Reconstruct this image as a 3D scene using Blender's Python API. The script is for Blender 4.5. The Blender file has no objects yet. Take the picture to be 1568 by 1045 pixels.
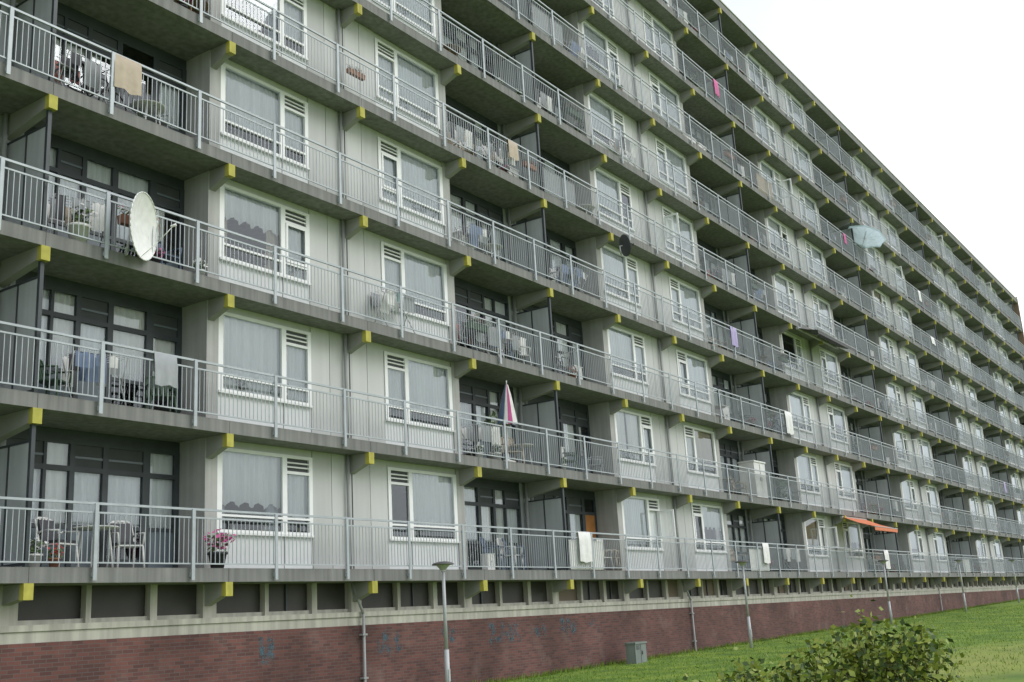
import bpy, math, random
import numpy as np
from mathutils import Vector, Matrix
random.seed(7); rnd=random.random
W=4.03; H=2.8; K0=-3; K1=25; NF=9
YW=0.6; YR=1.35
col=bpy.context.scene.collection
# ---------------------------------------------------------------- materials
def mat(name, c, rough=.7, var=.0, scale=3., metal=0., c2=None, streak=0., bump=0., bscale=40.):
    m=bpy.data.materials.new(name); m.use_nodes=True
    nt=m.node_tree; N=nt.nodes; L=nt.links
    b=N['Principled BSDF']; b.inputs['Roughness'].default_value=rough; b.inputs['Metallic'].default_value=metal
    tc=N.new('ShaderNodeTexCoord')
    n=N.new('ShaderNodeTexNoise'); n.inputs['Scale'].default_value=scale; n.inputs['Detail'].default_value=6
    L.new(tc.outputs['Object'],n.inputs['Vector'])
    cr=N.new('ShaderNodeValToRGB'); cr.color_ramp.elements[0].position=.3; cr.color_ramp.elements[1].position=.7
    c2=c2 or tuple(x*(1-var) for x in c)
    cr.color_ramp.elements[0].color=(*c2,1); cr.color_ramp.elements[1].color=(*c,1)
    L.new(n.outputs['Fac'],cr.inputs['Fac']); out=cr.outputs['Color']
    if streak>0:
        mp=N.new('ShaderNodeMapping'); mp.inputs['Scale'].default_value=(7,7,.35)
        L.new(tc.outputs['Object'],mp.inputs['Vector'])
        n2=N.new('ShaderNodeTexNoise'); n2.inputs['Scale'].default_value=1.; n2.inputs['Detail'].default_value=8
        L.new(mp.outputs['Vector'],n2.inputs['Vector'])
        r2=N.new('ShaderNodeMapRange'); r2.inputs['From Min'].default_value=.35; r2.inputs['From Max'].default_value=.65
        r2.inputs['To Min'].default_value=1-streak; r2.inputs['To Max'].default_value=1
        L.new(n2.outputs['Fac'],r2.inputs['Value'])
        mx=N.new('ShaderNodeMix'); mx.data_type='RGBA'; mx.blend_type='MULTIPLY'; mx.inputs['Factor'].default_value=1
        L.new(out,mx.inputs['A']); L.new(r2.outputs['Result'],mx.inputs['B']); out=mx.outputs['Result']
    L.new(out,b.inputs['Base Color'])
    if bump>0:
        n3=N.new('ShaderNodeTexNoise'); n3.inputs['Scale'].default_value=bscale; L.new(tc.outputs['Object'],n3.inputs['Vector'])
        bp=N.new('ShaderNodeBump'); bp.inputs['Strength'].default_value=bump; bp.inputs['Distance'].default_value=.01
        L.new(n3.outputs['Fac'],bp.inputs['Height']); L.new(bp.outputs['Normal'],b.inputs['Normal'])
    return m
M={}
M['panel']=mat('wall_panel',(.575,.585,.575),.7,.06,.5,streak=.05,bump=.1)
M['panel_b']=mat('wall_panel_weathered',(.53,.54,.53),.7,.08,.6,streak=.07,bump=.1)
M['panel_w']=mat('parapet_panel',(.76,.78,.79),.6,.06,1.5,streak=.06)
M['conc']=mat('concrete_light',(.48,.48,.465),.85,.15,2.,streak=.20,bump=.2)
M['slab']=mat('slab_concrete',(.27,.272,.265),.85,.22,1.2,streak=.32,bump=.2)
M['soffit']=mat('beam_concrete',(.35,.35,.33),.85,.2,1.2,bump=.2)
M['sill']=mat('plinth_concrete',(.52,.51,.44),.85,.2,1.5,streak=.3,bump=.2)
M['yellow']=mat('yellow_paint',(.53,.49,.085),.7,.25,6.,streak=.2)
M['rail']=mat('galvanised_rail',(.44,.48,.51),.5,.18,4.,metal=.2)
M['white']=mat('white_frame',(.84,.85,.85),.45,.05,4.)
M['dark']=mat('dark_frame',(.05,.062,.07),.5,.3,3.)
M['spandrel']=mat('spandrel_panel',(.14,.175,.20),.35,.2,2.)
M['louvre']=mat('louvre_dark',(.06,.065,.07),.6,.2,3.)
M['interior']=mat('interior_dark',(.28,.27,.25),.9,.6,.8)
M['screen']=mat('screen_panel',(.43,.46,.47),.6,.12,2.,streak=.12)
M['pipe']=mat('pipe_grey',(.32,.33,.33),.5,.1,5.)
M['roofcap']=mat('roof_trim',(.72,.73,.72),.5,.1,3.)
M['endbrick']=mat('end_wall_brick',(.22,.16,.11),.85,.2,4.)
M['plantg']=mat('window_plant',(.06,.10,.03),.7,.4,9.)
M['bwin']=mat('basement_glazing_dark',(.055,.052,.045),.5,.5,1.)  # basement panes: opaque mottled near-black in place of clear glass
M['board']=mat('basement_board',(.20,.16,.11),.7,.3,1.)
M['doororange']=mat('door_varnished_wood',(.45,.19,.05),.4,.25,5.)
def curtain_mat(name,c,tr,transl=0.):
    m=bpy.data.materials.new(name); m.use_nodes=True; nt=m.node_tree; N=nt.nodes; L=nt.links
    for n in list(N): N.remove(n)
    o=N.new('ShaderNodeOutputMaterial'); d=N.new('ShaderNodeBsdfDiffuse'); t=N.new('ShaderNodeBsdfTransparent'); mx=N.new('ShaderNodeMixShader')
    tc=N.new('ShaderNodeTexCoord'); mp=N.new('ShaderNodeMapping'); mp.inputs['Scale'].default_value=(9,9,.4)
    n=N.new('ShaderNodeTexNoise'); n.inputs['Scale'].default_value=1; L.new(tc.outputs['Object'],mp.inputs['Vector']); L.new(mp.outputs['Vector'],n.inputs['Vector'])
    cr=N.new('ShaderNodeValToRGB'); cr.color_ramp.elements[0].position=.3; cr.color_ramp.elements[1].position=.7
    cr.color_ramp.elements[0].color=(*[x*.86 for x in c],1); cr.color_ramp.elements[1].color=(*c,1)
    L.new(n.outputs['Fac'],cr.inputs['Fac']); L.new(cr.outputs['Color'],d.inputs['Color'])
    if transl>0:
        t=N.new('ShaderNodeBsdfTranslucent'); L.new(cr.outputs['Color'],t.inputs['Color']); tr=transl
    if tr>0:
        mx.inputs['Fac'].default_value=tr; L.new(d.outputs[0],mx.inputs[1]); L.new(t.outputs[0],mx.inputs[2]); L.new(mx.outputs[0],o.inputs['Surface'])
    else: L.new(d.outputs[0],o.inputs['Surface'])
    return m
M['net']=curtain_mat('net_curtain',(.93,.95,.96),.04)
M['drape']=curtain_mat('drape_white',(.92,.92,.90),0)
M['drape_c']=curtain_mat('drape_ochre',(.62,.56,.44),0)
M['drape_g']=curtain_mat('drape_grey',(.42,.47,.54),0)
# glass
m=bpy.data.materials.new('window_glass'); m.use_nodes=True; nt=m.node_tree; N=nt.nodes; L=nt.links
for n in list(N): N.remove(n)
o=N.new('ShaderNodeOutputMaterial'); g=N.new('ShaderNodeBsdfGlossy'); t=N.new('ShaderNodeBsdfTransparent'); mx=N.new('ShaderNodeMixShader'); fr=N.new('ShaderNodeFresnel')
fr.inputs['IOR'].default_value=1.9; g.inputs['Roughness'].default_value=.02; g.inputs['Color'].default_value=(.90,.96,1,1); t.inputs['Color'].default_value=(.99,1,1,1)
tc=N.new('ShaderNodeTexCoord'); nz=N.new('ShaderNodeTexNoise'); nz.inputs['Scale'].default_value=1.1; bp=N.new('ShaderNodeBump'); bp.inputs['Strength'].default_value=.15; bp.inputs['Distance'].default_value=.03
L.new(tc.outputs['Object'],nz.inputs['Vector']); L.new(nz.outputs['Fac'],bp.inputs['Height']); L.new(bp.outputs['Normal'],g.inputs['Normal'])
L.new(fr.outputs[0],mx.inputs[0]); L.new(t.outputs[0],mx.inputs[1]); L.new(g.outputs[0],mx.inputs[2]); L.new(mx.outputs[0],o.inputs['Surface'])
M['glass']=m
# brick
m=bpy.data.materials.new('brick_plinth'); m.use_nodes=True; nt=m.node_tree; N=nt.nodes; L=nt.links; b=N['Principled BSDF']; b.inputs['Roughness'].default_value=.9
tc=N.new('ShaderNodeTexCoord'); sx=N.new('ShaderNodeSeparateXYZ'); cx=N.new('ShaderNodeCombineXYZ'); L.new(tc.outputs['Object'],sx.inputs[0]); L.new(sx.outputs['X'],cx.inputs['X']); L.new(sx.outputs['Z'],cx.inputs['Y'])
br=N.new('ShaderNodeTexBrick'); br.inputs['Scale'].default_value=1; br.inputs['Brick Width'].default_value=.22; br.inputs['Row Height'].default_value=.065; br.inputs['Mortar Size'].default_value=.006
br.inputs['Color1'].default_value=(.175,.072,.06,1); br.inputs['Color2'].default_value=(.10,.045,.042,1); br.inputs['Mortar'].default_value=(.13,.105,.10,1)
L.new(cx.outputs[0],br.inputs['Vector'])
n=N.new('ShaderNodeTexNoise'); n.inputs['Scale'].default_value=.6; n.inputs['Detail'].default_value=8; L.new(cx.outputs[0],n.inputs['Vector'])
r=N.new('ShaderNodeMapRange'); r.inputs['From Min'].default_value=.3; r.inputs['From Max'].default_value=.7; r.inputs['To Min'].default_value=.55; r.inputs['To Max'].default_value=1.15; L.new(n.outputs['Fac'],r.inputs['Value'])
mx=N.new('ShaderNodeMix'); mx.data_type='RGBA'; mx.blend_type='MULTIPLY'; mx.inputs['Factor'].default_value=1; L.new(br.outputs['Color'],mx.inputs['A']); L.new(r.outputs[0],mx.inputs['B'])
n=N.new('ShaderNodeTexNoise'); n.inputs['Scale'].default_value=1.3; n.inputs['Detail'].default_value=9; L.new(cx.outputs[0],n.inputs['Vector'])
r=N.new('ShaderNodeMapRange'); r.inputs['From Min'].default_value=.56; r.inputs['From Max'].default_value=.75; r.inputs['To Max'].default_value=.35; L.new(n.outputs['Fac'],r.inputs['Value'])
mx2=N.new('ShaderNodeMix'); mx2.data_type='RGBA'; L.new(r.outputs[0],mx2.inputs['Factor']); L.new(mx.outputs['Result'],mx2.inputs['A']); mx2.inputs['B'].default_value=(.26,.19,.17,1)
L.new(mx2.outputs['Result'],b.inputs['Base Color']); bp=N.new('ShaderNodeBump'); bp.inputs['Strength'].default_value=.4; bp.inputs['Distance'].default_value=.01; L.new(br.outputs['Fac'],bp.inputs['Height']); bp.invert=True; L.new(bp.outputs['Normal'],b.inputs['Normal'])
M['brick']=m
# faded spray paint: patchy transparent film
m=bpy.data.materials.new('faded_teal_spray'); m.use_nodes=True; nt=m.node_tree; N=nt.nodes; L=nt.links
for n in list(N): N.remove(n)
o=N.new('ShaderNodeOutputMaterial'); d=N.new('ShaderNodeBsdfDiffuse'); d.inputs['Color'].default_value=(.10,.20,.25,1); t=N.new('ShaderNodeBsdfTransparent'); mx=N.new('ShaderNodeMixShader')
tc=N.new('ShaderNodeTexCoord'); n=N.new('ShaderNodeTexNoise'); n.inputs['Scale'].default_value=7; n.inputs['Detail'].default_value=8; L.new(tc.outputs['Object'],n.inputs['Vector'])
r=N.new('ShaderNodeMapRange'); r.inputs['From Min'].default_value=.42; r.inputs['From Max'].default_value=.66; r.inputs['To Min'].default_value=.03; r.inputs['To Max'].default_value=.55; L.new(n.outputs['Fac'],r.inputs['Value'])
L.new(r.outputs[0],mx.inputs[0]); L.new(t.outputs[0],mx.inputs[1]); L.new(d.outputs[0],mx.inputs[2]); L.new(mx.outputs[0],o.inputs['Surface'])
M['spray']=m
# ---------------------------------------------------------------- mesh builder
class MB:
    def __init__(s): s.v=[]; s.f=[]; s.mi=[]; s.ms=[]; s.sm=[]
    def m(s,k):
        k=M[k] if isinstance(k,str) else k
        if k not in s.ms: s.ms.append(k)
        return s.ms.index(k)
    def box(s,x0,x1,y0,y1,z0,z1,k):
        if x0>x1: x0,x1=x1,x0
        i=len(s.v); s.v+=[(x0,y0,z0),(x1,y0,z0),(x1,y1,z0),(x0,y1,z0),(x0,y0,z1),(x1,y0,z1),(x1,y1,z1),(x0,y1,z1)]
        s.f+=[(i,i+3,i+2,i+1),(i+4,i+5,i+6,i+7),(i,i+1,i+5,i+4),(i+1,i+2,i+6,i+5),(i+2,i+3,i+7,i+6),(i+3,i,i+4,i+7)]
        s.mi+=[s.m(k)]*6; s.sm+=[False]*6
    def face(s,pts,k,sm=False):
        i=len(s.v); s.v+=[tuple(p) for p in pts]; s.f.append(tuple(range(i,i+len(pts)))); s.mi.append(s.m(k)); s.sm.append(sm)
    def prism(s,poly,x0,x1,k):
        n=len(poly); i=len(s.v)
        s.v+=[(x0,a,b) for a,b in poly]+[(x1,a,b) for a,b in poly]
        fs=[tuple(i+j for j in range(n)),tuple(i+n+j for j in reversed(range(n)))]
        for j in range(n): fs.append((i+j,i+n+j,i+n+(j+1)%n,i+(j+1)%n))
        s.f+=fs; s.mi+=[s.m(k)]*len(fs); s.sm+=[False]*len(fs)
    def tube(s,p,q,r,k,n=8,r2=None):
        p=Vector(p);q=Vector(q); d=(q-p).normalized(); a=d.orthogonal().normalized(); b=d.cross(a); r2=r if r2 is None else r2
        i=len(s.v)
        for c,rr in ((p,r),(q,r2)):
            for j in range(n):
                t=2*math.pi*j/n; s.v.append(tuple(c+a*math.cos(t)*rr+b*math.sin(t)*rr))
        for j in range(n): s.f.append((i+j,i+(j+1)%n,i+n+(j+1)%n,i+n+j)); s.mi.append(s.m(k)); s.sm.append(True)
        s.f.append(tuple(i+j for j in reversed(range(n)))); s.f.append(tuple(i+n+j for j in range(n))); s.mi+=[s.m(k)]*2; s.sm+=[False]*2
    def path(s,pts,r,k,n=6):
        for a,b in zip(pts,pts[1:]): s.tube(a,b,r,k,n)
    def torus(s,c,R,r,k,ax='y',n=24):
        pts=[]
        for j in range(n+1):
            t=2*math.pi*j/n; a,b=R*math.cos(t),R*math.sin(t)
            pts.append((c[0]+a,c[1],c[2]+b) if ax=='y' else (c[0]+a,c[1]+b,c[2]))
        s.path(pts,r,k,6)
    def lathe(s,c,prof,k,n=20,sx=1.,sy=1.):
        i=len(s.v)
        for r,z in prof:
            for j in range(n):
                t=2*math.pi*j/n; s.v.append((c[0]+r*sx*math.cos(t),c[1]+r*sy*math.sin(t),c[2]+z))
        for a in range(len(prof)-1):
            for j in range(n):
                s.f.append((i+a*n+j,i+a*n+(j+1)%n,i+(a+1)*n+(j+1)%n,i+(a+1)*n+j)); s.mi.append(s.m(k)); s.sm.append(True)
    def sheet(s,x0,x1,y,z0,z1,k,amp=.025,per=.12,seg=.03,wob=0.):
        n=max(2,int((x1-x0)/seg)); ph=rnd()*6
        i=len(s.v)
        for j in range(n+1):
            x=x0+(x1-x0)*j/n; yy=y+amp*math.sin(x/per*6.283+ph+1.5*math.sin(x*3.1+ph))
            s.v.append((x,yy,z0+wob*abs(math.sin(x*9)))); s.v.append((x,yy,z1))
        for j in range(n): s.f.append((i+2*j,i+2*j+2,i+2*j+3,i+2*j+1)); s.mi.append(s.m(k)); s.sm.append(True)
    def mesh(s,name):
        me=bpy.data.meshes.new(name); me.from_pydata(s.v,[],s.f)
        for m_ in s.ms: me.materials.append(m_)
        me.polygons.foreach_set('material_index',s.mi); me.polygons.foreach_set('use_smooth',s.sm); me.update()
        return me
    def obj(s,name,parent=None,loc=(0,0,0),rot=(0,0,0)):
        return place(s.mesh(name),name,loc,rot,parent)
def place(me,name,loc,rot=(0,0,0),parent=None,sc_=1.):
    o=bpy.data.objects.new(name,me); col.objects.link(o); o.location=loc; o.rotation_euler=rot; o.scale=(sc_,)*3
    if parent: o.parent=parent
    return o
def empty(name):
    e=bpy.data.objects.new(name,None); col.objects.link(e); return e
bld=empty('apartment_building')
XA=K0*W-.1; XB=99.0
# ---------------------------------------------------------------- structure
sl=MB(); bm_=MB(); wl=MB(); fr=MB(); gl=MB(); cu=MB(); rl=MB(); ps=MB()
for f in range(NF+1):
    z=f*H
    if f<NF:
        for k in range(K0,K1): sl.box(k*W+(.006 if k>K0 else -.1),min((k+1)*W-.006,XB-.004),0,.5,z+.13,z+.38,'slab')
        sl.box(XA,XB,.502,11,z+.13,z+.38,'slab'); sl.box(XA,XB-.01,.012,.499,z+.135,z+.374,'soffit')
    else:
        sl.box(XA,XB,-.02,11,z+.13,z+.50,'slab'); sl.box(XA-.03,XB+.02,-.06,.25,z+.503,z+.56,'roofcap')
    for k in range(K0,K1):
        x=k*W
        back=YR if k%4==0 else YW
        hw=.08
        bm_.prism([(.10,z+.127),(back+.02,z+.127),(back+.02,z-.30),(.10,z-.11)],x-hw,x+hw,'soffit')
        bm_.box(x-hw-.004,x+hw+.004,-.02,.10,z-.13,z+.127,'yellow')
for f in range(NF):
    z=f*H; zt=z+.38; zc=z+H+.13
    for k in range(K0,K1):
        x=k*W; t=k%4; near=(k<8)
        mir = t in (2,3)
        if k==K1-1: # last narrow bay: blank panel wall
            wl.box(x,XB,YW,YW+.15,zt,zc,'panel'); continue
        def X(s): return x+W-s if mir else x+s
        def B(mb,a,b_,y0,y1,z0,z1,kk): mb.box(X(a),X(b_),y0,y1,z0,z1,kk)
        def sheet(a,b_,y,z0,z1,kk,**kw):
            p,q=sorted((X(a),X(b_))); cu.sheet(p,q,y,z0,z1,kk,seg=.03 if near else .12,**kw)
        def glass(a,b_,y,z0,z1):
            p,q=sorted((X(a),X(b_))); tl=(rnd()-.5)*.014; t2=(rnd()-.5)*.02
            gl.face([(p,y,z0),(q,y+tl,z0),(q,y+tl+t2,z1),(p,y+t2,z1)],'glass')
        if t in (1,2):
            B(wl,-.0,.2,YW-.02,YW+.9,zt,zc,'conc')
            pk=lambda: 'panel' if rnd()<.65 else 'panel_b'
            B(wl,2.82,3.396,YW+.01,YW+.12,zt,zc,pk()); B(wl,3.412,3.93,YW+.01,YW+.12,zt,zc,pk())
            B(wl,3.93,W,YW-.01,YW+.3,zt,zc,'panel_b')
            B(wl,3.396,3.412,YW+.03,YW+.12,zt,zc,'louvre')
            B(wl,2.805,2.82,YW+.05,YW+.12,zt,zc,'louvre')
            zs=z+1.12; zh=z+2.78
            B(wl,.2,2.805,YW+.02,YW+.12,zt,zs,'panel_w')
            B(wl,1.99,2.0,YW+.014,YW+.0199,zt,zs,'louvre')
            B(wl,.2,2.805,YW+.02,YW+.12,zh,zc,'panel')
            y0=YW-.015;y1=YW+.07
            B(fr,.2,.33,y0,y1,zs,zh,'white'); B(fr,1.93,2.06,y0,y1,zs,zh,'white'); B(fr,2.70,2.803,y0,y1,zs,zh,'white')
            for a,b_ in ((.33,1.93),(2.06,2.70)):
                B(fr,a,b_,y0,y1,zs,zs+.05,'white'); B(fr,a,b_,y0,y1,zs+.30,zs+.345,'white'); B(fr,a,b_,y0,y1,zh-.07,zh,'white')
                glass(a,b_,YW+.03,zs+.05,zs+.30)
            B(fr,.2,2.82,y0-.04,y0-.002,zs-.05,zs-.005,'white')
            glass(.33,1.93,YW+.03,zs+.345,zh-.07)
            B(fr,2.06,2.70,y0,y1,zh-.40,zh-.34,'white'); 
            B(fr,2.06,2.70,YW+.03,YW+.06,zh-.34,zh-.07,'louvre')
            for q in range(2): B(fr,2.06,2.70,y0+.01,YW+.028,zh-.265+q*.09,zh-.235+q*.09,'white')
            opened = (f==4 and k==6) or rnd()<.05
            if not opened: glass(2.06,2.70,YW+.03,zs+.345,zh-.40)
            else:
                hx=2.68; 
                for a,b_ in ((zs+.345,zs+.40),(zh-.455,zh-.40)): B(fr,hx-.02,hx+.02,y0-.56,y0-.004,a,b_,'white')
                for a,b_ in ((y0-.56,y0-.50),(y0-.06,y0-.004)): B(fr,hx-.02,hx+.02,a,b_,zs+.402,zh-.457,'white')
                gl.face([(X(hx),y0-.5,zs+.40),(X(hx),y0-.06,zs+.40),(X(hx),y0-.06,zh-.455),(X(hx),y0-.5,zh-.455)],'glass')
            if rnd()<.35 and not opened:
                for a,b_ in ((2.065,2.12),(2.64,2.695)): B(fr,a,b_,y0-.02,y0-.002,zs+.35,zh-.40,'white')
                B(fr,2.122,2.638,y0-.02,y0-.002,zs+.35,zs+.405,'white'); B(fr,2.122,2.638,y0-.02,y0-.002,zh-.455,zh-.40,'white')
            r=rnd(); yc=YW+.115; dk=random.choice(['drape','drape','drape_g','drape_c'])
            if k==1: r={0:.65,1:.3,2:.65,3:.1,4:.65}.get(f,.2)
            if k==2 and f<3: r=.3
            lo=zs+.34 if rnd()<.5 else zs+.02
            if r<.60: sheet(.25,1.98,yc,lo,zh,'net')
            elif r<.74:
                sheet(.25,1.98,yc,zh-.75-rnd()*.45,zh,'net',wob=.12); sheet(.25,.55,yc+.05,zs,zh,dk); sheet(1.65,1.98,yc+.05,zs,zh,dk)
            elif r<.86: sheet(.25,.25+.6+rnd()*.5,yc,zs,zh,'drape'); sheet(1.2,1.98,yc,zs,zh,'drape')
            elif r<.97: sheet(.25,1.98,yc,zs+.1+rnd()*.6,zh,random.choice(['drape','drape_c','drape']),amp=.003)
            if rnd()<.88: sheet(2.0,2.8,yc,lo,zh,'net' if r<.8 else 'drape')
            if k<14:
                for j in range(random.choice([0,2,4,7])):
                    px=X(.4+rnd()*2.2); pz=zs+.06; hh=.08+rnd()*.2
                    B2=random.choice(['plantg','plantg','white','drape_c'])
                    ps.lathe((px,YW+.065,pz),[(.025,0),(.03,.09),(.025,.09)],B2,8)
                    for q in range(9):
                        c=Vector((px+(rnd()-.5)*.22,YW+.065+(rnd()-.5)*.02,pz+.1+rnd()*hh)); d=Vector((rnd()-.5,rnd()*.2-.1,rnd()-.3))*.11; e=Vector((d.z,0,-d.x))*.35
                        ps.face([c-d,c+e,c+d,c-e],'plantg')
        else:
            B(wl,0,.3,YR,YR+.12,zt,zc,'screen')
            zs=z+1.2; zm=z+2.22; zh=z+2.72
            y0=YR-.01; y1=YR+.07
            B(wl,.3,W,YR+.0,YR+.1,zh,zc,'dark')
            cells=[(.36,1.0,0),(1.06,1.52,0),(1.62,2.20,0),(2.32,3.08,1),(3.24,3.82,1)]
            edges=[.3]+[c for q in cells for c in q[:2]]+[W]
            for q in range(0,len(edges),2): B(fr,edges[q],edges[q+1],y0,y1,zt,zh,'dark')
            for ci,(a,b_,door) in enumerate(cells):
                B(fr,a,b_,y0,y1,zm-.04,zm+.05,'dark'); B(fr,a,b_,y0,y1,zh-.05,zh,'dark')
                B(fr,a,b_,y0,y1,zs-.04,zs+.03,'dark')
                if rnd()<.6: B(fr,a,b_,YR+.02,YR+.05,zm+.05,zh-.05,'louvre'); B(fr,a,b_,YR-.0,YR+.02,zm+.2,zm+.24,'spandrel')
                else: glass(a,b_,YR+.03,zm+.05,zh-.05)
                if f==0 and k==4 and ci==4:
                    B(fr,a,b_,YR+.0,YR+.05,zs+.03,zm-.04,'doororange'); B(fr,a,b_,YR+.0,YR+.05,zt,zs-.04,'doororange'); continue
                glass(a,b_,YR+.03,zs+.03,zm-.04)
                if door and rnd()<.5:
                    glass(a,b_,YR+.03,zt+.25,zs-.04); B(fr,a,b_,y0,y1,zt,zt+.25,'dark')
                else: B(fr,a,b_,YR+.01,YR+.05,zt,zs-.04,'spandrel')
                r=rnd()
                if r<.82: sheet(a-.02,b_+.02,YR+.10,zs,zh,'net' if rnd()<.6 else 'drape')
                elif r<.9: sheet(a,(a+b_)/2,YR+.10,zt,zh,'drape')
            wl.tube((X(.14),YR-.12,zt),(X(.14),YR-.12,zc),.05,'pipe',8)
    for k in range(K0,K1):
        x=k*W; t=k%4
        if t==1: wl.box(x-.10,x,YW-.02,YR+.12,zt,zc,'conc')
        if t==3: wl.box(x,x+.10,YW-.02,YR+.12,zt,zc,'conc')
        if t==0:
            fr.box(x-.035,x+.035,.06,.13,zt,z+H-.12,'dark')
            fr.box(x-.018,x+.018,.14,YR-.02,zt+.08,zt+2.0,'screen')
            fr.box(x-.03,x+.03,.131,YR-.02,zt+2.002,zt+2.04,'dark'); fr.box(x-.03,x+.03,.131,YR-.02,zt+.04,zt+.078,'dark')
            fr.box(x-.03,x+.03,.7,.74,zt+.078,zt+2.0,'dark')
        if t==2:
            wl.tube((x-.18,YW-.07,zt),(x-.18,YW-.07,zc),.04,'pipe',8)
            wl.box(x-.012,x+.012,YW-.022,YW-.011,zt,zc,'louvre')
    yr=-.04
    rl.box(XA,XB,yr-.02,yr+.02,z+1.41,z+1.45,'rail'); rl.box(XA,XB,yr-.012,yr+.012,z+1.265,z+1.295,'rail'); rl.box(XA,XB,yr-.012,yr+.012,z+.44,z+.465,'rail')
    for k in range(K0,K1):
        for o_ in (.28,.78):
            x=(k+o_)*W
            if x>XB-.1: continue
            rl.box(x-.035,x+.035,yr-.045,yr-.022,z+.16,z+1.43,'rail'); rl.box(x-.02,x+.02,yr-.02,-.001,z+.22,z+.30,'rail')
    sp=.103; n=int((XB-XA)/sp)
    for j in range(n):
        x=XA+j*sp; rl.box(x-.006,x+.006,yr-.006,yr+.006,z+.465,z+1.265,'rail')
wl.box(XA,XB,4.5,4.6,0,NF*H,'interior')
for k in range(K0,K1):
    if k%2==0: wl.box(k*W-.05,k*W+.05,YR+.3,4.5,.38,NF*H,'interior')
wl.box(XB,XB+.35,-.05,11,-2.6,NF*H+.75,'endbrick'); wl.box(XA-.3,XA,0.1,11,-3,NF*H+.5,'endbrick'); wl.box(XA,XB,10.8,10.95,-2.6,NF*H+.1,'panel')
wl.box(30,36,7,10.5,NF*H+.5,NF*H+2.2,'conc')
# ---------------------------------------------------------------- basement
bs=MB()
for k in range(K0,K1):
    x=k*W
    bs.box(x-.12,x+.2,YW-.03,YW+.25,-.5,.13,'sill')
    if k==K1-1: bs.box(x+.2,XB,YW,YW+.2,-.5,.13,'sill'); continue
    for a,b_ in ((1.45,1.55),(2.75,2.9)): bs.box(x+a,x+b_,YW,YW+.15,-.5,.13,'sill')
    for a,b_ in ((.2,1.45),(1.55,2.75),(2.9,W-.12)):
        bs.box(x+a,x+b_,YW+.07,YW+.16,-.5,-.42,'sill'); r=rnd()
        bs.box(x+a,x+b_,YW+.16,YW+.19,-.42,.13,'bwin' if r<.8 else ('board' if r<.95 else 'sill'))
        if rnd()<.4: mxx=(a+b_)/2; bs.box(x+mxx-.02,x+mxx+.02,YW+.12,YW+.158,-.42,.13,'dark')
bs.box(XA,XB,YW-.16,YW+.3,-.60,-.50,'sill'); bs.box(XA,XB,YW-.13,YW+.3,-.78,-.602,'sill')
bs.box(XA,XB,YW-.15,YW+.3,-4,-.782,'brick')
for k in (2,6,14,22):
    x=k*W+.05; bs.tube((x,YW-.22,-4),(x,YW-.22,-.55),.032,'pipe',10); bs.tube((x,YW-.22,-.55),(x-.18,YW-.05,.15),.032,'pipe',10)
    for zz in (-1.0,-1.9): bs.box(x-.07,x+.07,YW-.26,YW-.15,zz,zz+.04,'pipe')
sl.obj('floor_slabs',bld); bm_.obj('cantilever_beams',bld); wl.obj('walls',bld); fr.obj('window_frames',bld); gl.obj('window_panes',bld)
cu.obj('curtains',bld); rl.obj('railings',bld); ps.obj('sill_plants',bld); bs.obj('basement_plinth',bld)
random.seed(21)
gf=MB()
def tag(cx,cz,sw,sh,n=5,wd=.035):
    for q in range(n):
        x0=cx+(q/n-.5)*sw; pts=[]; p1=rnd()*6; p2=rnd()*6; yy=YW-.154-.002*q
        for j in range(15):
            t=j/14*4; pts.append((x0+.35*sw/n*math.sin(t+p1)+t*.02,cz+sh*.5*math.sin(t*1.1+p2)))
        for (a,b) in zip(pts,pts[1:]):
            dx,dz=b[0]-a[0],b[1]-a[1]; l=math.hypot(dx,dz)+1e-6; nx,nz=-dz/l*wd/2,dx/l*wd/2
            gf.face([(a[0]-nx,yy,a[1]-nz),(b[0]-nx,yy,b[1]-nz),(b[0]+nx,yy,b[1]+nz),(a[0]+nx,yy,a[1]+nz)],'spray')
tag(5.4,-1.15,.4,.5,3,.12); tag(9.1,-1.15,.8,.45,3,.13); tag(11.2,-1.1,.5,.35,3,.11); tag(13.6,-1.15,1.6,.4,4,.16); tag(15.2,-1.2,.6,.3,2,.14); tag(16.6,-1.1,.9,.35,3,.17); tag(18.0,-1.15,.5,.3,2,.12)
gf.obj('graffiti',bld)
# ---------------------------------------------------------------- ground
def gz(x,y): return -2.5+.012*max(-30,min(110,x))
m=bpy.data.materials.new('lawn'); m.use_nodes=True; nt=m.node_tree; N=nt.nodes; L=nt.links; b=N['Principled BSDF']; b.inputs['Roughness'].default_value=.95
tc=N.new('ShaderNodeTexCoord')
def noise(s,d=6):
    n=N.new('ShaderNodeTexNoise'); n.inputs['Scale'].default_value=s; n.inputs['Detail'].default_value=d; L.new(tc.outputs['Object'],n.inputs['Vector']); return n
def ramp(src,stops):
    r=N.new('ShaderNodeValToRGB'); e=r.color_ramp.elements
    e[0].position,e[0].color=stops[0][0],(*stops[0][1],1); e[1].position,e[1].color=stops[-1][0],(*stops[-1][1],1)
    for p,c in stops[1:-1]:
        q=e.new(p); q.color=(*c,1)
    L.new(src,r.inputs['Fac']); return r
r1=ramp(noise(.9,10).outputs['Fac'],[(.3,(.055,.13,.010)),(.5,(.12,.21,.018)),(.70,(.22,.30,.03))])
mp=N.new('ShaderNodeMapping'); mp.vector_type='TEXTURE'; mp.inputs['Location'].default_value=(16,-10.5,-2.3); mp.inputs['Scale'].default_value=(8,2.6,5); L.new(tc.outputs['Object'],mp.inputs['Vector'])
gr_=N.new('ShaderNodeVectorMath'); gr_.operation='LENGTH'; L.new(mp.outputs[0],gr_.inputs[0])
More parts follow.
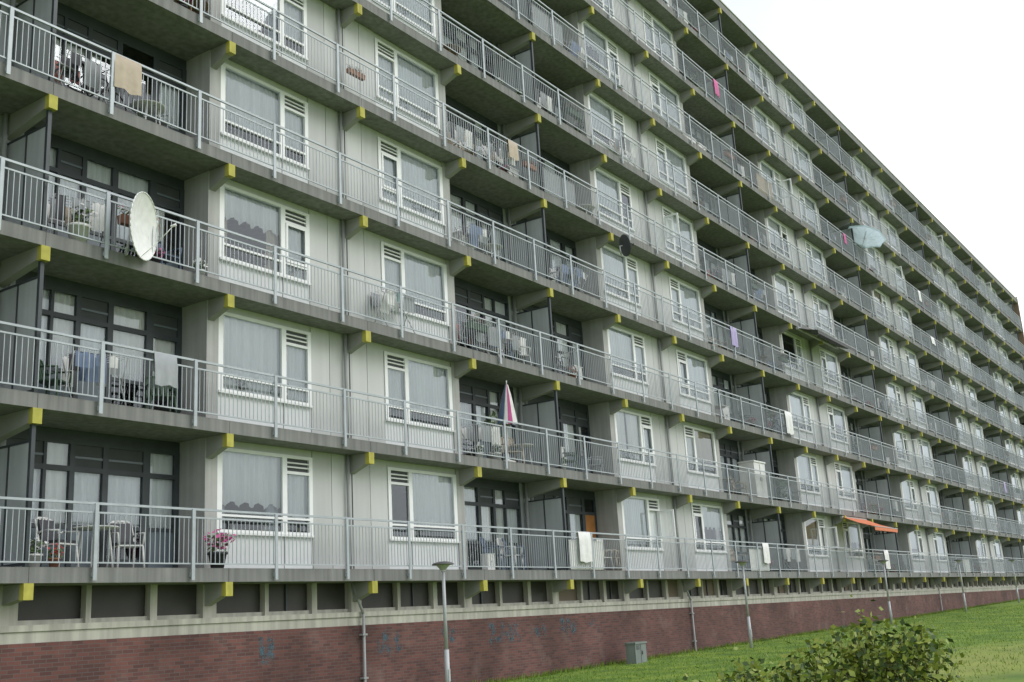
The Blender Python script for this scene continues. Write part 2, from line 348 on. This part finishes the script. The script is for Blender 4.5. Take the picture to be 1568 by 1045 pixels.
n2=noise(.7,6); ad=N.new('ShaderNodeMath'); ad.operation='MULTIPLY_ADD'; L.new(n2.outputs['Fac'],ad.inputs[0]); ad.inputs[1].default_value=1.6; L.new(gr_.outputs['Value'],ad.inputs[2])
r2=N.new('ShaderNodeMapRange'); r2.inputs['From Min'].default_value=1.1; r2.inputs['From Max'].default_value=2.0; r2.inputs['To Min'].default_value=.6; r2.inputs['To Max'].default_value=0; L.new(ad.outputs[0],r2.inputs['Value'])
mx=N.new('ShaderNodeMix'); mx.data_type='RGBA'; L.new(r2.outputs[0],mx.inputs['Factor']); L.new(r1.outputs['Color'],mx.inputs['A']); mx.inputs['B'].default_value=(.30,.31,.08,1)
L.new(mx.outputs['Result'],b.inputs['Base Color']); bp=N.new('ShaderNodeBump'); bp.inputs['Strength'].default_value=.5; bp.inputs['Distance'].default_value=.03; L.new(noise(30,4).outputs['Fac'],bp.inputs['Height']); L.new(bp.outputs['Normal'],b.inputs['Normal'])
M['lawn']=m
g=MB(); xs=[-600,-100,-30]+list(range(-20,120,5))+[150,300,900]; ys=[-600,-100,-40]+list(range(-30,5,3))+[20,60,600]
idx={}
for i,x in enumerate(xs):
    for j,y in enumerate(ys): idx[i,j]=len(g.v); g.v.append((x,y,gz(x,y)))
for i in range(len(xs)-1):
    for j in range(len(ys)-1): g.f.append((idx[i,j],idx[i+1,j],idx[i+1,j+1],idx[i,j+1])); g.mi.append(g.m('lawn')); g.sm.append(True)
g.obj('ground')
M['blade']=mat('grass_blade',(.25,.35,.035),.8,c2=(.09,.19,.015),scale=.8)
gr=MB(); random.seed(3)
for i in range(42000):
    x=4+rnd()**1.5*60; y=.2-rnd()*12
    if ((x-16)/7)**2+((y+10.5)/2.3)**2<1 and rnd()<.45: continue
    z=gz(x,y); h=.02+rnd()*.05; a=rnd()*6.28; w=.012
    gr.face([(x-math.cos(a)*w,y-math.sin(a)*w,z-.005),(x+math.cos(a)*w,y+math.sin(a)*w,z-.005),(x+(rnd()-.5)*.06,y+(rnd()-.5)*.06,z+h)],'blade')
for i in range(5000):
    x=4+rnd()**1.3*80; y=.44-rnd()**2*.35; z=gz(x,y); h=.06+rnd()*.12; a=rnd()*6.28; w=.012
    gr.face([(x-math.cos(a)*w,y-math.sin(a)*w,z-.005),(x+math.cos(a)*w,y+math.sin(a)*w,z-.005),(x+(rnd()-.5)*.08,y+(rnd()-.5)*.08-.04,z+h)],'blade')
gr.obj('grass')
# ---------------------------------------------------------------- street lamps
M['lampgrey']=mat('lamp_pole_paint',(.46,.48,.49),.5,.1,5.,metal=.1)
M['lamptop']=mat('lamp_hood',(.10,.10,.10),.5,.1,5.)
M['opal']=mat('lamp_opal',(.45,.46,.42),.3,.1,5.)
for lx in (8.95,25.15,41.1,55.2,70.,85.):
    s=MB(); z0=gz(lx,-1.2); h=2.62
    s.tube((0,0,-.1),(0,0,1.0),.055,'lampgrey',12); s.tube((0,0,1.0),(0,0,h),.04,'lampgrey',12,.035)
    s.box(-.03,.03,-.06,-.05,.35,.6,'lampgrey')
    s.lathe((0,0,h),[(.035,0),(.06,.03),(.05,.05)],'lampgrey',14)
    s.lathe((0,0,h+.04),[(.05,0),(.14,.10),(.17,.12)],'opal',20)
    s.lathe((0,0,h+.16),[(.17,-.005),(.24,-.005),(.245,.01),(.20,.04),(.10,.065),(.0,.07)],'lamptop',24)
    s.obj('street_lamp',loc=(lx,-1.2,z0))
s=MB(); M['cab']=mat('cabinet_paint',(.22,.26,.24),.6,.15,3.,streak=.2)
s.box(-.33,.33,-.16,.16,0,.60,'cab'); s.box(-.36,.36,-.19,.19,.602,.65,'cab'); s.box(-.006,.006,-.166,-.161,.05,.58,'louvre'); s.box(.05,.09,-.18,-.161,.3,.4,'louvre'); s.box(-.34,.34,-.17,.17,-.15,-.002,'conc')
for q in range(4): s.box(-.28,-.08,-.168,-.161,.45+q*.03,.462+q*.03,'louvre')
s.obj('utility_cabinet',loc=(19.,-.25,gz(19,0)-.06))
# ---------------------------------------------------------------- bush
M['leaf']=mat('bush_leaf',(.28,.32,.04),.55,c2=(.11,.17,.02),scale=6.)
M['leafd']=mat('bush_leaf_dark',(.06,.11,.02),.6,.4,6.)
M['twig']=mat('twig',(.10,.07,.04),.9,.3,9.)
s=MB(); random.seed(11)
R=Vector((.56,-.83,0)); F=Vector((.83,.56,0))
bc=Vector((-1.87,-13.5,-2.5))-R*.34
def htop(u):
    return 1.22+.38*math.exp(-((u-.55)/.36)**2)+.14*math.exp(-((u+.05)/.2)**2)+.05*math.sin(u*11)-.20*max(0,-u-.45)-.7*max(0,u-.85)
for i in range(120):
    u=-1.1+2.2*rnd(); top=htop(u)*(.84+.16*rnd()); v=(rnd()-.5)*1.3; top*=1-.12*abs(v)
    base=bc+R*u*.45+F*v*.4; tip=bc+R*u+F*v+Vector((0,0,top))
    prev=base; P=[]
    for q in range(1,8):
        tq=q/7; p=base.lerp(tip,tq)+Vector(((rnd()-.5)*.07,(rnd()-.5)*.07,0)); s.tube(prev,p,.010*(1.15-tq),'twig',5); P.append((prev,p)); prev=p
    for n_,(a,b_) in enumerate(P[2:]):
        for q in range(26):
            sp_=.10-.012*n_
            c=a.lerp(b_,rnd())+Vector((random.gauss(0,sp_),random.gauss(0,sp_),random.gauss(0,.05)))
            d=Vector((random.gauss(0,1),random.gauss(0,1),random.gauss(.3,.7))).normalized()*(.018+rnd()*.018); e=d.cross(Vector((random.gauss(0,1),random.gauss(0,1),random.gauss(0,1)))).normalized()*d.length*.6
            s.face([c-d,c-d*.1+e,c+d,c-d*.1-e],'leafd' if rnd()<.3 else 'leaf')
s.obj('bush')
# ---------------------------------------------------------------- balcony things
for nm,c in dict(pl_white=(.74,.74,.72),pl_green=(.05,.10,.06),pl_blue=(.10,.14,.22),terracotta=(.33,.15,.09),dishw=(.85,.85,.84),dishd=(.07,.075,.085),
  pink=(.60,.10,.30),red=(.50,.05,.04),orange=(.72,.20,.08),cloth_w=(.80,.80,.78),cloth_b=(.16,.22,.36),cloth_p=(.40,.34,.58),cloth_t=(.30,.50,.48),cloth_k=(.05,.05,.06),cloth_c=(.46,.38,.28),cloth_r=(.42,.12,.10),cloth_g=(.33,.35,.37),
  awning_k=(.06,.06,.065),wood=(.24,.16,.09),steel=(.45,.46,.47),tyre=(.03,.03,.03),fol=(.06,.11,.03),fol2=(.10,.15,.05)).items():
    M[nm]=mat(nm,c,.6,.15,8.)
M['aqua']=curtain_mat('parasol_cloth',(.72,.86,.92),0,.5)
def chair(c,cush=None):
    s=MB()
    for x in (-.22,.22):
        s.tube((x*1.1,-.24,0),(x,-.2,.42),.018,c,6); s.tube((x*1.1,.27,0),(x,.2,.42),.018,c,6)
        s.path([(x,-.2,.42),(x*1.12,-.22,.64),(x*1.12,.1,.66),(x,.24,.62)],.018,c)
        s.path([(x,.2,.42),(x,.24,.62),(x*.92,.32,.86)],.018,c)
    s.box(-.22,.22,-.22,.21,.41,.435,c)
    s.path([(-.2,.32,.86),(-.1,.34,.90),(.1,.34,.90),(.2,.32,.86)],.02,c)
    for q in range(5):
        x=-.15+q*.075; s.prism([(.21,.44),(.225,.44),(.345,.89),(.33,.89)],x-.022,x+.022,c)
    if cush:
        s.box(-.20,.20,-.2,.17,.437,.49,cush); s.prism([(.14,.49),(.195,.49),(.31,.86),(.26,.86)],-.19,.19,cush)
    return s.mesh('plastic_chair')
def table(c):
    s=MB(); s.lathe((0,0,.70),[(0,0),(.38,0),(.40,.015),(.38,.03),(0,.03)],c,20)
    for a in range(4):
        t=a*1.57+.78; s.tube((.3*math.cos(t),.3*math.sin(t),0),(.22*math.cos(t),.22*math.sin(t),.7),.018,c,6)
    return s.mesh('balcony_table')
def leaves(s,c,r,n,ks,sz=.05,zs=1.):
    for q in range(n):
        v=Vector((random.gauss(0,1),random.gauss(0,1),random.gauss(0,1))).normalized()*r*rnd()**.4; v.z*=zs
        p=Vector(c)+v; d=Vector((random.gauss(0,1),random.gauss(0,1),random.gauss(0,1))).normalized()*sz*(.6+rnd()*.6); e=d.orthogonal()*.5
        s.face([p-d,p+e,p+d,p-e],random.choice(ks))
def pot(flow,n=70,r=.2,pc='terracotta',m_=.7):
    s=MB(); s.lathe((0,0,0),[(0,0),(.09,0),(.13,.2),(.145,.2),(.145,.235),(.12,.235),(.11,.2),(0,.2)],pc,16)
    leaves(s,(0,0,.36),r,n,['fol','fol2'],.055,.8)
    if flow: leaves(s,(0,-.04,.42),r*1.1,int(n*m_),[flow],.045,.7)
    return s.mesh('potted_plant')
def tallplant():
    s=MB(); s.lathe((0,0,0),[(0,0),(.11,0),(.15,.26),(.165,.26),(.165,.29),(.13,.29),(0,.25)],'pl_white',16)
    for q in range(5):
        tip=(random.gauss(0,.12),random.gauss(0,.1),.7+rnd()*.5); s.tube((0,0,.25),tip,.012,'twig',5)
        leaves(s,tip,.18,24,['fol','fol2'],.06,1.2)
    return s.mesh('balcony_shrub')
def flowerbox(fl):
    s=MB(); s.prism([(-.09,.17),(.09,.17),(.07,0),(-.07,0)],-.4,.4,'pl_green' if fl!='red' else 'terracotta')
    for x in (-.3,.3): s.path([(x,-.09,.15),(x,.0,.20),(x,.12,.24)],.006,'steel',5)
    for q in range(7): leaves(s,(-.33+q*.11,0,.26),.12,20,['fol','fol2'],.045,.9); leaves(s,(-.33+q*.11,-.02,.30),.12,7,[fl],.03,.9)
    return s.mesh('flower_box')
def towel(c,w=.6,h=.7,c2=None):
    s=MB(); n=14; ph=rnd()*6
    prof=[(.045,-h*.55),(.04,-.2),(.03,.0),(.0,.03),(-.03,.0),(-.05,-.2),(-.06,-h)]
    i=len(s.v)
    for j in range(n+1):
        x=-w/2+w*j/n
        for a,(y,z) in enumerate(prof):
            o_=.02*math.sin(j*.9+ph)*abs(z)*2; s.v.append((x+.02*z*math.sin(ph),y+o_-.02*abs(z),z+.02*math.sin(j*.5+ph)*(z<-.3)))
    m_=len(prof)
    for j in range(n):
        for a in range(m_-1):
            s.f.append((i+j*m_+a,i+(j+1)*m_+a,i+(j+1)*m_+a+1,i+j*m_+a+1)); s.mi.append(s.m(c if (not c2 or (j//2)%2) else c2)); s.sm.append(True)
    return s.mesh('hanging_towel')
def rack(cs):
    s=MB()
    for x in (-.5,.5):
        s.tube((x,-.25,0),(x,.25,.95),.012,'steel',6); s.tube((x,.25,0),(x,-.25,.95),.012,'steel',6)
    for y in (-.25,-.12,0,.12,.25): s.tube((-.5,y,.95),(.5,y,.95),.006,'steel',5)
    for y in (-.25,0,.25):
        x=-.48
        while x<.3:
            w=.15+rnd()*.25; s.sheet(x,x+w,y,.40+rnd()*.35,.955,random.choice(cs),amp=.012,per=.15,seg=.04); x+=w+.04+rnd()*.1
    return s.mesh('clothes_drying_rack')
def dish(c,r=.4):
    s=MB(); prof=[(r*t/8,-.22*r*(1-(t/8)**2)) for t in range(9)]
    s.lathe((0,0,0),prof,c,36); s.lathe((0,0,-.012),prof,c,36); s.torus((0,0,0),r,.012,c,'z',36)
    s.path([(0,-r*.95,-.02),(0,-r*.5,r*.45),(0,-.02,r*.85)],.008,c); s.tube((0,-.02,r*.80),(0,.02,r*.95),.025,c,10)
    s.path([(0,0,-.22*r),(0,0,-.22*r-.12),(0,-r*.9,-.22*r-.16)],.022,'steel',8)
    return s.mesh('satellite_dish')
def bike():
    s=MB(); 
    for x in (-.52,.52):
        s.torus((x,0,.34),.33,.018,'tyre','y',28)
        for q in range(10):
            t=q*.628; s.tube((x,0,.34),(x+.32*math.cos(t),0,.34+.32*math.sin(t)),.002,'steel',3)
    bb=(-.05,0,.3); seat=(-.2,0,.78); hd=(.36,0,.82)
    for a,b in ((bb,seat),(bb,(.38,0,.7)),(seat,hd),(bb,(-.52,0,.34)),((-.17,0,.7),(-.52,0,.34)),(hd,(.52,0,.34))): s.tube(a,b,.016,'cloth_k',8)
    s.tube(seat,(-.22,0,.9),.012,'steel'); s.box(-.34,-.1,-.06,.06,.9,.94,'tyre')
    s.tube(hd,(.34,0,1.0),.012,'steel'); s.path([(.28,-.28,.98),(.34,-.1,1.02),(.34,.1,1.02),(.28,.28,.98)],.012,'steel')
    s.torus((-.05,0.04,.3),.09,.01,'steel','y',16); s.box(-.75,-.4,-.06,.06,.68,.70,'steel')
    return s.mesh('bicycle')
def parasol_closed(cs):
    s=MB(); s.tube((0,0,0),(0,0,1.0),.02,'pl_white',8); n=16; i=len(s.v)
    prof=[(.03,1.95),(.09,1.7),(.16,1.3),(.22,.95)]
    for a,(r,z) in enumerate(prof):
        for j in range(n):
            t=2*math.pi*j/n; rr=r*(1.25 if j%2 else .7); s.v.append((rr*math.cos(t),rr*math.sin(t),z))
    for a in range(len(prof)-1):
        for j in range(n): s.f.append((i+a*n+j,i+a*n+(j+1)%n,i+(a+1)*n+(j+1)%n,i+(a+1)*n+j)); s.mi.append(s.m(cs[(j//2)%len(cs)])); s.sm.append(True)
    s.tube((0,0,1.93),(0,0,2.05),.015,'pl_white',8); s.lathe((0,0,0),[(0,0),(.2,0),(.2,.05),(.05,.1),(.03,.25)],'pl_white',16)
    return s.mesh('folded_parasol')
def parasol_open(c,r=1.):
    s=MB(); s.tube((0,0,-1.6),(0,0,.05),.018,'steel',8); n=8
    rim=[(r*math.cos(2*math.pi*j/n),r*math.sin(2*math.pi*j/n),-.32) for j in range(n)]
    for j in range(n):
        a,b=Vector(rim[j]),Vector(rim[(j+1)%n]); md=(a+b)/2*.97; md.z=-.30
        s.face([(0,0,0),a*.55+Vector((0,0,.06)),md*.55+Vector((0,0,.04)),b*.55+Vector((0,0,.06))],c); s.face([a*.55+Vector((0,0,.06)),a,md,md*.55+Vector((0,0,.04))],c); s.face([md*.55+Vector((0,0,.04)),md,b,b*.55+Vector((0,0,.06))],c)
        s.face([a,md,md-Vector((0,0,.1)),a-Vector((0,0,.1))],c); s.face([md,b,b-Vector((0,0,.1)),md-Vector((0,0,.1))],c); s.tube((0,0,-.5),a*.6,.005,'steel',4)
    return s.mesh('open_parasol')
def awning(c,w,out,drop):
    s=MB(); s.box(-w/2,w/2,-.06,.06,-.06,.06,'steel'); n=int(w/.15)
    for j in range(n):
        x0=-w/2+.05+j*(w-.1)/n; x1=x0+(w-.1)/n; sg=.03
        s.face([(x0,-.06,0),(x1,-.06,0),(x1,-out/2,-drop/2-sg),(x0,-out/2,-drop/2-sg)],c,True); s.face([(x0,-out/2,-drop/2-sg),(x1,-out/2,-drop/2-sg),(x1,-out,-drop),(x0,-out,-drop)],c,True)
        s.face([(x0,-out-.01,-drop),(x1,-out-.01,-drop),(x1,-out-.01,-drop-.15),((x0+x1)/2,-out-.01,-drop-.19),(x0,-out-.01,-drop-.15)],c)
    s.tube((-w/2,-out,-drop),(w/2,-out,-drop),.025,'steel',8)
    for x in (-w*.4,w*.4): s.path([(x,0,-.05),(x*.7,-out*.5,-drop*.6-.1),(x,-out,-drop-.03)],.015,'steel')
    return s.mesh('awning')
def crate():
    s=MB(); s.box(-.35,.35,-.2,.2,.04,.9,'pl_white'); s.box(-.37,.37,-.22,.22,.902,.94,'pl_white')
    for x in (-.3,.3):
        for y in (-.15,.15): s.box(x-.03,x+.03,y-.03,y+.03,0,.038,'cloth_k')
    s.box(-.006,.006,-.206,-.201,.1,.86,'louvre'); s.box(-.06,-.04,-.22,-.201,.45,.55,'steel'); s.box(.04,.06,-.22,-.201,.45,.55,'steel')
    return s.mesh('balcony_cabinet')
def screenmat(c):
    s=MB(); s.sheet(-.9,.9,0,0,.8,c,amp=.006,per=.05,seg=.02); s.box(-.92,.92,-.01,.01,.78,.8,c); return s.mesh('balcony_privacy_mat')
random.seed(5)
CH=[chair('pl_white'),chair('pl_green'),chair('cloth_c'),chair('pl_blue'),chair('cloth_g')]; TB=[table('pl_white'),table('wood')]
CHD=chair('cloth_w','cloth_k')
PT=[pot('pink',60,.2,'cloth_k',1.6),pot('red'),pot(None),pot('cloth_w',50,.16,'pl_white')]; TP=[tallplant() for _ in range(3)]
FB=[flowerbox('red'),flowerbox('pink'),flowerbox('cloth_w')]
TW=[towel(*a) for a in (('cloth_w',.6,.75),('cloth_g',.5,.6),('cloth_w',.9,.5),('cloth_c',.6,.7),('cloth_p',.6,.8),('pink',.45,.75))]
RT_=rack(['cloth_w','cloth_w','cloth_t','cloth_w','cloth_g'])
RK=[rack(['cloth_w','cloth_g','cloth_k','cloth_c']),rack(['cloth_w','cloth_k','cloth_g','cloth_r']),rack(['cloth_w','cloth_b','cloth_g','cloth_k'])]
BK=bike(); CR=crate(); PC=parasol_closed(['cloth_w','pink','cloth_w','cloth_b']); SM=[screenmat('cloth_g'),screenmat('cloth_c'),screenmat('cloth_w')]
FZ=lambda f:f*H+.382
def put(me,x,y,z,rz=0.,rx=0.,s=1.): return place(me,me.name.split('.')[0],(x,y,z),(rx,0,rz),None,s)
RT=lambda f:f*H+1.455
put(CHD,.95,.72,FZ(0),.3); put(CHD,2.3,.72,FZ(0),-.25); put(TB[0],1.6,.62,FZ(0)); put(PT[3],.35,.45,FZ(0)); put(PT[1],.62,.3,FZ(0),s=.7)
put(PT[0],3.92,.19,FZ(0),s=1.3)
put(PC,13.8,.30,FZ(1)+.002,0,.05,1.1)
put(TW[0],16.87,-.04,RT(0)-.03,s=1.1); put(CR,12.76,.35,FZ(0),s=.45); put(CH[0],14.3,.7,FZ(0),.2)
put(TW[5],30.5,-.04,RT(7)-.03); put(TW[4],29.4,-.04,RT(3)-.03); put(TW[0],34.3,-.04,RT(2)-.03,s=1.3); put(TW[0],45.6,-.04,RT(0)-.03,s=1.2); put(TW[3],14.47,-.04,RT(4)-.03,s=.8); put(RK[0],14.3,.35,FZ(4))
put(TW[5],46.2,-.04,RT(6)-.03,s=.8); put(TW[2],62.5,-.04,RT(5)-.03); put(TW[4],78.,-.04,RT(2)-.03)
put(FB[0],8.05,.16,RT(4)-.45,s=.7); put(RT_,9.3,.28,FZ(2)); put(BK,1.1,.55,FZ(3),.1); put(CH[4],2.6,.7,FZ(3),.4); put(CR,31.1,.5,FZ(1),s=1.6)
put(FB[0],15.6,.14,RT(4)-.45,s=.8); put(FB[0],31.6,.14,RT(6)-.40); put(FB[0],58.5,.14,RT(8)-.4); put(FB[0],82.4,.14,RT(3)-.4)
put(PT[3],.74,.2,FZ(2),s=1.5); put(CH[1],.75,.8,FZ(1),.5); put(CH[0],14.0,.7,FZ(2),.3); put(RK[0],14.8,.7,FZ(2)); put(RK[2],13.2,.6,FZ(3)); put(CH[2],14.6,.7,FZ(1),-.5); put(PT[3],13.3,.3,FZ(1)); put(PT[1],17.5,.3,FZ(2),s=.8); put(CH[0],15.16,.6,FZ(2),1.); put(RK[1],12.9,.6,FZ(2))
place(awning('orange',3.6,1.45,.55),'awning',(41.8,.1,2.85)); place(awning('awning_k',5.4,.9,.25),'awning',(39.7,-.02,11.25))
place(parasol_open('aqua',1.15),'open_parasol',(49.,-.5,19.0),(.35,.25,.3))
def dishat(me,loc,az,el=25):
    d=Vector((math.cos(math.radians(az))*math.cos(math.radians(el)),math.sin(math.radians(az))*math.cos(math.radians(el)),math.sin(math.radians(el))))
    o=place(me,'satellite_dish',loc); up=Vector((0,0,1)); yv=(up-d*up.dot(d)).normalized(); xv=yv.cross(d)
    o.matrix_world=Matrix(((xv.x,yv.x,d.x,loc[0]),(xv.y,yv.y,d.y,loc[1]),(xv.z,yv.z,d.z,loc[2]),(0,0,0,1))); return o
dishat(dish('dishw',.62),(1.73,-.32,6.47),301,-3.5); dishat(dish('dishd',.36),(20.45,-.3,10.9),325,12)
random.seed(79)
for f in range(NF):
    for k in range(-2,K1-1):
        x0=k*W; rec=k%4 in (3,0)
        if rec:
            if k<=0 and f in (0,): continue
            slots=[.45,.95,1.45,1.95,2.45,2.95,3.5]; random.shuffle(slots)
            for s_ in slots[:random.choice([2,3,4,5,5])]:
                x=x0+s_; r=rnd()
                if r<.32: put(random.choice(CH),x,.7,FZ(f),random.uniform(-.8,.8))
                elif r<.42: put(random.choice(TB),x,.65,FZ(f),s=.9)
                elif r<.54: put(random.choice([PT[2],PT[0],PT[3],PT[1]]),x,.3,FZ(f),rnd()*6,s=.7+rnd()*.3)
                elif r<.58: put(random.choice(TP),x,.6,FZ(f),rnd()*6,s=.8+rnd()*.3)
                elif r<.76: put(random.choice(RK),x,.6,FZ(f),random.uniform(-.2,.2))
                elif r<.78: put(random.choice(TW[:4]),x,-.04,RT(f)-.03)
                elif r<.82: put(random.choice(FB),x,.16,RT(f)-.45)
                elif r<.87: put(BK,x,.6,FZ(f),.1)
                elif r<.97: put(CR,x,.9,FZ(f),s=.7+rnd()*.5)
                else: put(random.choice(SM),x,.02,FZ(f)+.02)
        elif rnd()<.10:
            x=x0+.5+rnd()*3; r=rnd()
            if r<.7: put(random.choice(PT[2:]),x,.25,FZ(f),rnd()*6,s=.6+rnd()*.3)
            elif r<.8: put(random.choice(FB),x,.16,RT(f)-.45)
            else: put(RK[0],x,.3,FZ(f))
# ---------------------------------------------------------------- world, sun, camera
sc=bpy.context.scene
w=bpy.data.worlds.new('World'); sc.world=w; w.use_nodes=True; nt=w.node_tree; N=nt.nodes; L=nt.links
bg=N['Background']; sky=N.new('ShaderNodeTexSky'); sky.sky_type='NISHITA'; sky.sun_disc=False
EL=math.radians(40)
sky.sun_elevation=EL; sky.sun_rotation=math.radians(150); sky.dust_density=3
bg.inputs['Strength'].default_value=.13
tc=N.new('ShaderNodeTexCoord'); n=N.new('ShaderNodeTexNoise'); n.inputs['Scale'].default_value=1.8; n.inputs['Detail'].default_value=6; L.new(tc.outputs['Generated'],n.inputs['Vector'])
cr=N.new('ShaderNodeValToRGB'); cr.color_ramp.elements[0].position=.3; cr.color_ramp.elements[0].color=(6.9,7.35,8.0,1); cr.color_ramp.elements[1].position=.70; cr.color_ramp.elements[1].color=(12.6,12.8,13.2,1)
L.new(n.outputs['Fac'],cr.inputs['Fac'])
mx=N.new('ShaderNodeMix'); mx.data_type='RGBA'; mx.inputs['Factor'].default_value=.92; L.new(sky.outputs[0],mx.inputs['A']); L.new(cr.outputs['Color'],mx.inputs['B']); L.new(mx.outputs['Result'],bg.inputs['Color'])
sd=Vector((math.sin(math.radians(150))*math.cos(EL),math.cos(math.radians(150))*math.cos(EL),math.sin(EL)))
l=bpy.data.lights.new('sun','SUN'); l.energy=1.2; l.angle=math.radians(28); l.color=(1,.97,.93); lo=bpy.data.objects.new('sun',l); col.objects.link(lo); lo.rotation_euler=sd.to_track_quat('Z','Y').to_euler(); lo.location=(0,-20,40)
y_,p_,r_=0.5954785650553013,0.251207592674269,-0.060009356480702485
Fv=Vector((math.cos(y_)*math.cos(p_),math.sin(y_)*math.cos(p_),math.sin(p_))); Rv=Vector((math.sin(y_),-math.cos(y_),0)); Uv=Rv.cross(Fv)
R2=Rv*math.cos(r_)+Uv*math.sin(r_); U2=-Rv*math.sin(r_)+Uv*math.cos(r_)
cam=bpy.data.cameras.new('camera'); co=bpy.data.objects.new('camera',cam); col.objects.link(co)
mt=Matrix((( R2.x,U2.x,-Fv.x,-10.031),(R2.y,U2.y,-Fv.y,-16.223),(R2.z,U2.z,-Fv.z,-.891),(0,0,0,1))); co.matrix_world=mt
cam.sensor_width=36; cam.lens=36*1669.96/1568; cam.clip_end=3000
sc.camera=co
sc.view_settings.view_transform='Standard'; sc.view_settings.look='None'; sc.view_settings.exposure=0
